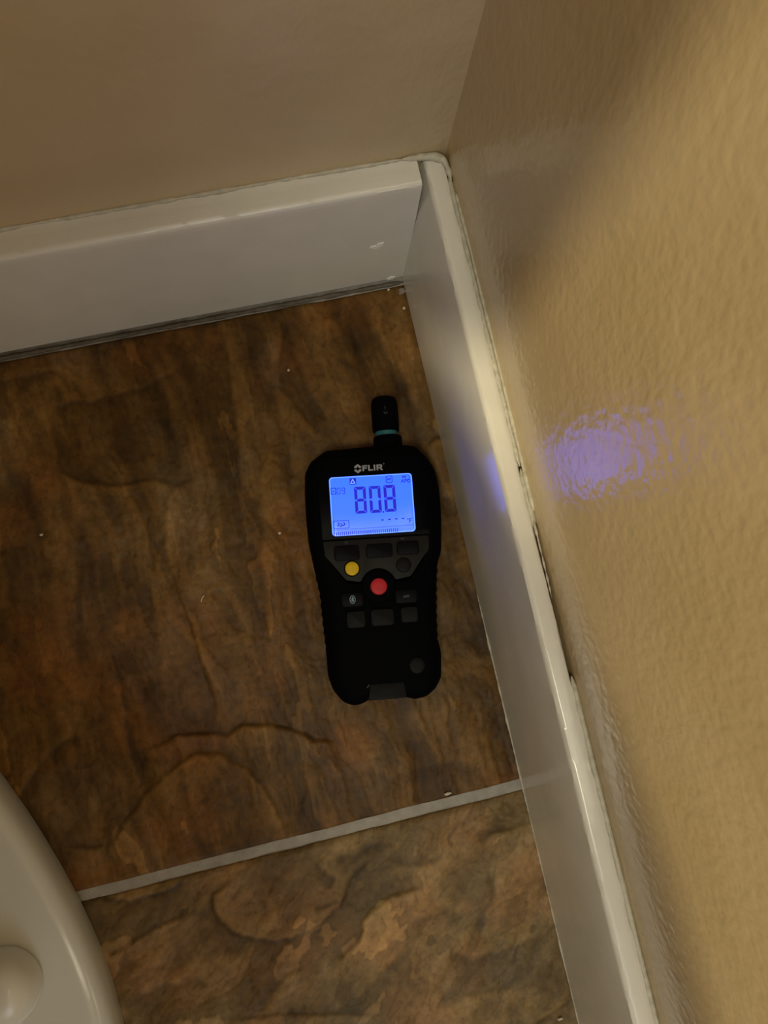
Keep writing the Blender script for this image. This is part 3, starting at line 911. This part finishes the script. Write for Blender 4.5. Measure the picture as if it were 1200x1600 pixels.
def seven(cu, cv, w, h, t, on, gap=.16, slant=0.0):
    """seven-segment digit with mitred segments"""
    a = w / 2; b = h / 2; g = gap
    S_ = {
        'a': [(-a + g, b), (a - g, b), (a - t - g * .5, b - t), (-a + t + g * .5, b - t)],
        'd': [(-a + g, -b), (a - g, -b), (a - t - g * .5, -b + t), (-a + t + g * .5, -b + t)],
        'f': [(-a, b - g), (-a + t, b - t - g), (-a + t, t / 2 + g * .7), (-a + t * .35, g), (-a, g + t * .2)],
        'b': [(a, b - g), (a - t, b - t - g), (a - t, t / 2 + g * .7), (a - t * .35, g), (a, g + t * .2)],
        'e': [(-a, -b + g), (-a + t, -b + t + g), (-a + t, -t / 2 - g * .7), (-a + t * .35, -g), (-a, -g - t * .2)],
        'c': [(a, -b + g), (a - t, -b + t + g), (a - t, -t / 2 - g * .7), (a - t * .35, -g), (a, -g - t * .2)],
        'g': [(-a + t * .55, 0), (-a + t * 1.1, t * .5), (a - t * 1.1, t * .5), (a - t * .55, 0), (a - t * 1.1, -t * .5), (-a + t * 1.1, -t * .5)],
    }
    return [[(cu + x + slant * y, cv + y) for x, y in S_[k]] for k in on]


ZL = 36.0
for cx, on, nm in (((445, 436), 'abcdefg', 'lcd_digit'), ((608, 427), 'abcdef', 'lcd_digit'), ((770, 416), 'abcdefg', 'lcd_digit')):
    c = from_crop(*cx)
    ink(nm, seven(c[0], c[1], 6.75, 15.6, 1.75, on, .22), ZL, INK, lcd)
ink('lcd_decimal_point', [circ(from_crop(697, 566), .5)], ZL, INK, lcd)
# delta flag: dark square, pale triangle on it
q = [from_crop(*p) for p in ((322, 197), (394, 192), (398, 262), (326, 267))]
ink('lcd_delta_flag', [q], ZL, INK, lcd)
tri = [from_crop(*p) for p in ((357, 208), (383, 249), (336, 252))]
ink('lcd_delta_sign', stroke(tri, .42, True), ZL + .06, LCDEDGE, lcd)
c0 = from_crop(760, 203)
box = lambda u0, v0, u1, v1, r, w: stroke(rrect(u0, v0, u1, v1, r, 3), w, True)
ink('lcd_internal_flag', box(c0[0] - 1.75, c0[1] - 1.85, c0[0] + 1.75, c0[1] + 1.85, .5, .32)
    + stroke([(c0[0] - 1.0, c0[1] - .5), (c0[0] - 1.0, c0[1] + .55)], .28)
    + stroke([(c0[0] - .5, c0[1] - .5), (c0[0] - .5, c0[1] + .55), (c0[0] + .1, c0[1] - .5), (c0[0] + .1, c0[1] + .55)], .24)
    + stroke([(c0[0] + .4, c0[1] + .55), (c0[0] + 1.15, c0[1] + .55)], .28) + stroke([(c0[0] + .78, c0[1] + .5), (c0[0] + .78, c0[1] - .5)], .28), ZL, INKTHIN, lcd)
c1 = from_crop(938, 178)
ink('lcd_battery', stroke([(c1[0] - 2.2, c1[1] + 1.15), (c1[0] + 1.9, c1[1] + 1.15), (c1[0] + 2.5, c1[1] + .6), (c1[0] + 2.5, c1[1] - .6), (c1[0] + 1.9, c1[1] - 1.15), (c1[0] - 2.2, c1[1] - 1.15)], .22)
    + [circ((c1[0] - 1.2, c1[1]), .48), circ((c1[0] + .1, c1[1]), .48)] + [bar((c1[0] - 1.6, c1[1] + .45), (c1[0] + .5, c1[1] + .45), .3)], ZL, INKTHIN, lcd)
c2 = from_crop(942, 222)
u, v = c2
ink('lcd_auto_off_text', stroke([(u - 2.6, v - .75), (u - 1.7, v + .75), (u - .9, v - .75)], .32) + [bar((u - 2.3, v - .3), (u - 1.2, v - .3), .25)]
    + stroke([(u - .35, v - .75), (u - .35, v + .75), (u + .6, v + .75), (u + .75, v + .35), (u + .6, v - .02), (u - .35, v - .02)], .3)
    + stroke(rrect(u + 1.2, v - .75, u + 2.7, v + .75, .5, 2), .32, True), ZL, INKTHIN, lcd)
c3 = from_crop(146, 339)
ink('lcd_memory_flag', box(c3[0] - 1.35, c3[1] - 1.75, c3[0] + 1.35, c3[1] + 1.75, .3, .36) + [bar((c3[0] - .5, c3[1] - .3), (c3[0] + .5, c3[1] - .3), .55)], ZL, INK, lcd)
for cc, on in (((203, 337), 'abcdef'), ((255, 334), 'abcdfg')):
    c = from_crop(*cc)
    ink('lcd_small_digit', seven(c[0], c[1], 2.0, 3.8, .36, on, .1), ZL, INKTHIN, lcd)
c4 = from_crop(230, 703)
hooks = []
for k, dx in enumerate((-1.55, .0, 1.55)):
    uu, vv = c4[0] + dx, c4[1] + (.15 if k != 1 else -.35)
    hooks += stroke([(uu - .1, vv + 1.0), (uu + .5, vv + .35), (uu + .45, vv - .35), (uu - .05, vv - .75), (uu - .6, vv - .55)], .42)
ink('lcd_mode_flag', box(c4[0] - 4.5, c4[1] - 2.2, c4[0] + 4.5, c4[1] + 2.2, .5, .28) + hooks, ZL, INKTHIN, lcd)
for cc in ((688, 654), (766, 648), (841, 643), (917, 638)):
    c = from_crop(*cc)
    ink('lcd_dash', [[(c[0] - .95, c[1]), (c[0] - .6, c[1] + .35), (c[0] + .6, c[1] + .35), (c[0] + .95, c[1]), (c[0] + .6, c[1] - .35), (c[0] - .6, c[1] - .35)]], ZL, INK, lcd)
c5 = from_crop(1003, 662)
ink('lcd_fahrenheit', stroke([(c5[0] - .6, c5[1] - 1.3), (c5[0] - .6, c5[1] + 1.2), (c5[0] + .75, c5[1] + 1.2)], .38) + [bar((c5[0] - .6, c5[1] + .1), (c5[0] + .5, c5[1] + .1), .34)]
    + stroke(circ((c5[0] - 1.55, c5[1] + .95), .32, 8), .18, True), ZL, INKTHIN, lcd)
p0, p1 = from_crop(150, 766), from_crop(1032, 709)
ink('lcd_scale_line', [bar(p0, p1, .2)], ZL, INKTHIN, lcd)
ticks = []
pa, pb = from_crop(155, 806), from_crop(855, 766)
for k in range(32):
    t = k / 31
    u = pa[0] + (pb[0] - pa[0]) * t
    v = pa[1] + (pb[1] - pa[1]) * t
    ticks.append([(u - .21, v - 1.05), (u + .21, v - 1.05), (u + .21, v + 1.05), (u - .21, v + 1.05)])
ink('lcd_bar_graph', ticks, ZL, INKTHIN, lcd)

# wordmark and emblem above the display
zw = 35.2
F0, B0 = 23.15, 19.75
mid = (F0 + B0) / 2
lw = .95
win = [o for o in meter.children if o.name.startswith('display_window')][0]
ink('wordmark', [
    [(-4.3, B0), (-4.3 + lw, B0), (-4.3 + lw, F0), (-4.3, F0)], [(-3.4, F0 - .85), (-1.4, F0 - .85), (-1.4, F0), (-3.4, F0)], [(-3.4, mid - .45), (-1.7, mid - .45), (-1.7, mid + .4), (-3.4, mid + .4)],
    [(-.95, B0), (-.95 + lw, B0), (-.95 + lw, F0), (-.95, F0)], [(-.05, B0), (1.75, B0), (1.75, B0 + .85), (-.05, B0 + .85)],
    [(2.3, B0), (2.3 + lw, B0), (2.3 + lw, F0), (2.3, F0)],
    [(3.95, B0), (4.9, B0), (4.9, F0), (3.95, F0)], [(4.85, F0 - .8), (6.4, F0 - .8), (6.9, F0), (4.85, F0)], [(6.1, F0 - .8), (6.1, mid), (6.9, mid - .2), (7.3, mid + .3), (7.3, F0 - .5), (6.9, F0)],
    [(4.85, mid - .6), (6.9, mid - .3), (6.6, mid + .25), (4.85, mid + .25)], [(5.6, mid - .45), (6.7, mid - .4), (7.7, B0), (6.5, B0)],
    [(7.95, F0 + .35), (8.75, F0 + .35), (8.75, F0 + .55), (7.95, F0 + .55)], [(8.2, F0 - .15), (8.45, F0 - .15), (8.45, F0 + .4), (8.2, F0 + .4)],
], zw, PRINT, win)
ec = (-6.95, 21.35)
em = []
for s in (1, -1):
    for k in (1, -1):
        # hexagonal emblem: four thick chevron arms round a small diamond opening
        em.append([(ec[0], ec[1] + s * 2.7), (ec[0] + k * 1.95, ec[1] + s * 1.35), (ec[0] + k * 1.95, ec[1] + s * .35), (ec[0] + k * .95, ec[1] + s * .35), (ec[0], ec[1] + s * 1.35)])
ink('emblem', em, zw, PRINT, win)


# keys
def key(name, u0, v0, u1, v1, mat, z1=36.2, r=1.6, label=None):
    o = poly_slab(name, rrect(u0, v0, u1, v1, r), 33.5, z1, .6, mat, meter, .6, 1)
    if label:
        tag(o, label)
    return o


def round_key(name, c, r, mat, z0=33.5, z1=36.2, label=None, parent=None):
    o = lathe(name, [(r, z0), (r, z1 - .7), (r * .96, z1 - .25), (r * .86, z1), (r * .3, z1 + .05), (.1, z1 + .05)], mat, parent or meter, (c[0], c[1], 0), 36)
    if label:
        tag(o, label)
    return o


key('button', -23.6, -31.2, -9.2, -22.8, KEY)
key('button', -5.4, -30.9, 9.8, -22.9, KEY)
key('button', 12.4, -30.2, 25.2, -22.4, KEY)
round_key('button_surround', (-14.0, -36.0), 4.75, GLOSSBLACK, 33.4, 35.2)
round_key('button', (-14.0, -36.0), 4.0, YELLOW, label='round yellow button')
round_key('button', (15.6, -36.0), 4.3, KEYLIGHT)
rg = round_key('button_ring', (0.5, -46.8), 9.7, RUBBER, 33.4, 35.6)
round_key('button', (0.5, -47.2), 4.75, RED, 34.0, 37.0, label='round red button in the middle')
k1 = key('button', -21.2, -57.6, -8.6, -49.8, KEY, 35.0)
k2 = key('button', 9.6, -57.6, 22.2, -49.8, KEY, 35.0)
key('button', -18.9, -69.6, -8.3, -60.2, KEYLIGHT, 35.8)
key('button', -5.0, -69.4, 8.0, -60.0, KEYLIGHT, 35.8)
key('button', 12.0, -68.6, 21.8, -59.8, KEYLIGHT, 35.8)
bc = (-14.8, -53.6)
ink('bluetooth_mark', stroke([(bc[0] + 1.5 * math.cos(a), bc[1] + 2.2 * math.sin(a)) for a in np.linspace(0, 2 * math.pi, 17)[:-1]], .3, True)
    + stroke([(bc[0] - .7, bc[1] + .7), (bc[0] + .65, bc[1] - .6), (bc[0], bc[1] - 1.4), (bc[0], bc[1] + 1.4), (bc[0] + .65, bc[1] + .6), (bc[0] - .7, bc[1] - .7)], .28), 35.0, PRINTBLUE, k1)
ink('key_print', [[(14.2, -54.6), (17.6, -54.3), (17.6, -53.0), (14.2, -53.3)]], 35.0, PRINTDIM, k2)
fpo = [o for o in meter.children if o.name.startswith('face_plate')][0]
ink('key_print', stroke([(-17.2, -21.4), (-16.4, -20.2), (-15.6, -21.4)], .35, True), 34.8, PRINTDIM, fpo)
ink('key_print', [[(15, -21.2), (17, -21.2), (17, -20.3), (15, -20.3)]], 34.8, PRINTDIM, fpo)
# lower end: round screw plug, base clip
round_key('screw_plug', (19.3, -93.2), 4.6, KEYLIGHT, 33.2, 34.5)
poly_slab('base_clip', [(-8, -101.6), (11.2, -101.6), (12.4, -110.6), (-9.6, -110.6)], 26, 34.6, .6, KEYLIGHT, meter, .8, 1)
ink('pale_mark', [[(-9.6, -103.6), (-8.3, -101.9), (-8.6, -101.6), (-10.0, -103.2)]], 34.1, PRINTDIM, meter)  # small pale mark beside the base clip


# probe: neck, teal ring, slotted cap
def tube(name, prof, mat, parent, cu, cz, seg=36):
    v, f = [], []
    for r, vv in prof:
        for k in range(seg):
            a = 2 * math.pi * k / seg
            v.append((cu + r * math.cos(a), vv, cz + r * math.sin(a)))
    for i in range(len(prof) - 1):
        for k in range(seg):
            k2_ = (k + 1) % seg
            f.append((i * seg + k, i * seg + k2_, (i + 1) * seg + k2_, (i + 1) * seg + k))
    f.append(tuple(range(seg)))
    f.append(tuple((len(prof) - 1) * seg + k for k in reversed(range(seg))))
    o = mesh_obj(name, v, f, mat, parent)
    bm = bmesh.new(); bm.from_mesh(o.data)
    bmesh.ops.recalc_face_normals(bm, faces=bm.faces); bm.to_mesh(o.data); bm.free()
    o.data.shade_smooth(); o.data.set_sharp_from_angle(angle=math.radians(35))
    return o


PU, PZ = 13.0, 19.0
tube('probe_neck', [(9.4, 31), (8.8, 36), (8.5, 41.5), (7.9, 42.6)], RUBBER, meter, PU, PZ)
tube('probe_ring', [(6.6, 42.0), (6.6, 46.6)], TEAL, meter, PU - .6, PZ)
pc = tube('probe_cap', [(6.6, 45.4), (8.0, 45.9), (8.15, 50), (8.15, 60), (7.9, 63.5), (7.0, 65.8), (5.2, 66.8), (.5, 67.0)], RUBBER, meter, PU - .6, PZ)
ink('cap_mark', [[(11.9, 57.4), (12.3, 57.4), (12.3, 59.4), (11.9, 59.4)], [(11.6, 58.9), (12.3, 59.4), (12.3, 59.7), (11.6, 59.2)]]
    + stroke([(11.3, 55.9), (11.8, 54.6), (12.2, 55.7), (12.7, 54.7), (13.1, 56.0)], .45), PZ + 8.08, PRINTDIM, pc, .15)


# ------------------------------------------------------------------ litter on the floor
def crumb(name, loc, size, mat, label, seed, squash=(1, 1, .6)):
    bm = bmesh.new()
    bmesh.ops.create_icosphere(bm, subdivisions=2, radius=1.0)
    rr = random.Random(seed)
    for v in bm.verts:
        s = size * (0.7 + .6 * rr.random()) * .001
        v.co = Vector((v.co.x * s * squash[0], v.co.y * s * squash[1], v.co.z * s * squash[2]))
    o = bm_obj(name, bm, mat, None, loc=tuple(c * .001 for c in loc))
    return tag(o, label, 'debris')


crumb('plaster_crumb', (-3.6, -8.6, .9), 2.2, CRUMBGREY, 'grey-brown crumb in the corner where both baseboards meet', 1)
crumb('plaster_crumb', (-4.6, -20.0, .8), .95, CRUMB, 'tiny white crumb against the right baseboard just below the corner crumb', 2)
crumb('plaster_crumb', (-11.5, -6.0, .6), .8, CRUMB, 'tiny pale crumb at the back joint left of the corner crumb', 9)
crumb('plaster_crumb', (-46.0, -319.4, .6), 1.2, CRUMB, 'pale crumb on the tile edge above the grout line', 3, (1.6, .7, .6))
crumb('plaster_crumb', (-111.6, -144.4, .7), .8, CRUMB, 'tiny pale crumb on the tile left of the glowing screen', 4)
crumb('plaster_crumb', (-250.5, -115.0, .7), .9, CRUMB, 'tiny pale crumb on the tile near the left edge', 5, (1.2, .7, .6))
crumb('plaster_crumb', (-85.0, -45.2, .7), .8, CRUMB, 'tiny pale crumb on the tile up and left of the probe', 6)
crumb('plaster_crumb', (-11.0, -459.5, .7), 1.0, CRUMB, 'tiny white crumb on the lower tile beside the right baseboard', 7, (1.6, .8, .6))
fb = bead('lint_fibre', FLAKE, [(-166.2, -175.2, .9), (-165.6, -174.0, 1.3), (-164.6, -172.6, 1.4), (-162.9, -171.4, 1.0)], .34, None, 12, .2, 6)
tag(fb, 'short curved pale fibre on the brown tile left of the meter', 'debris')
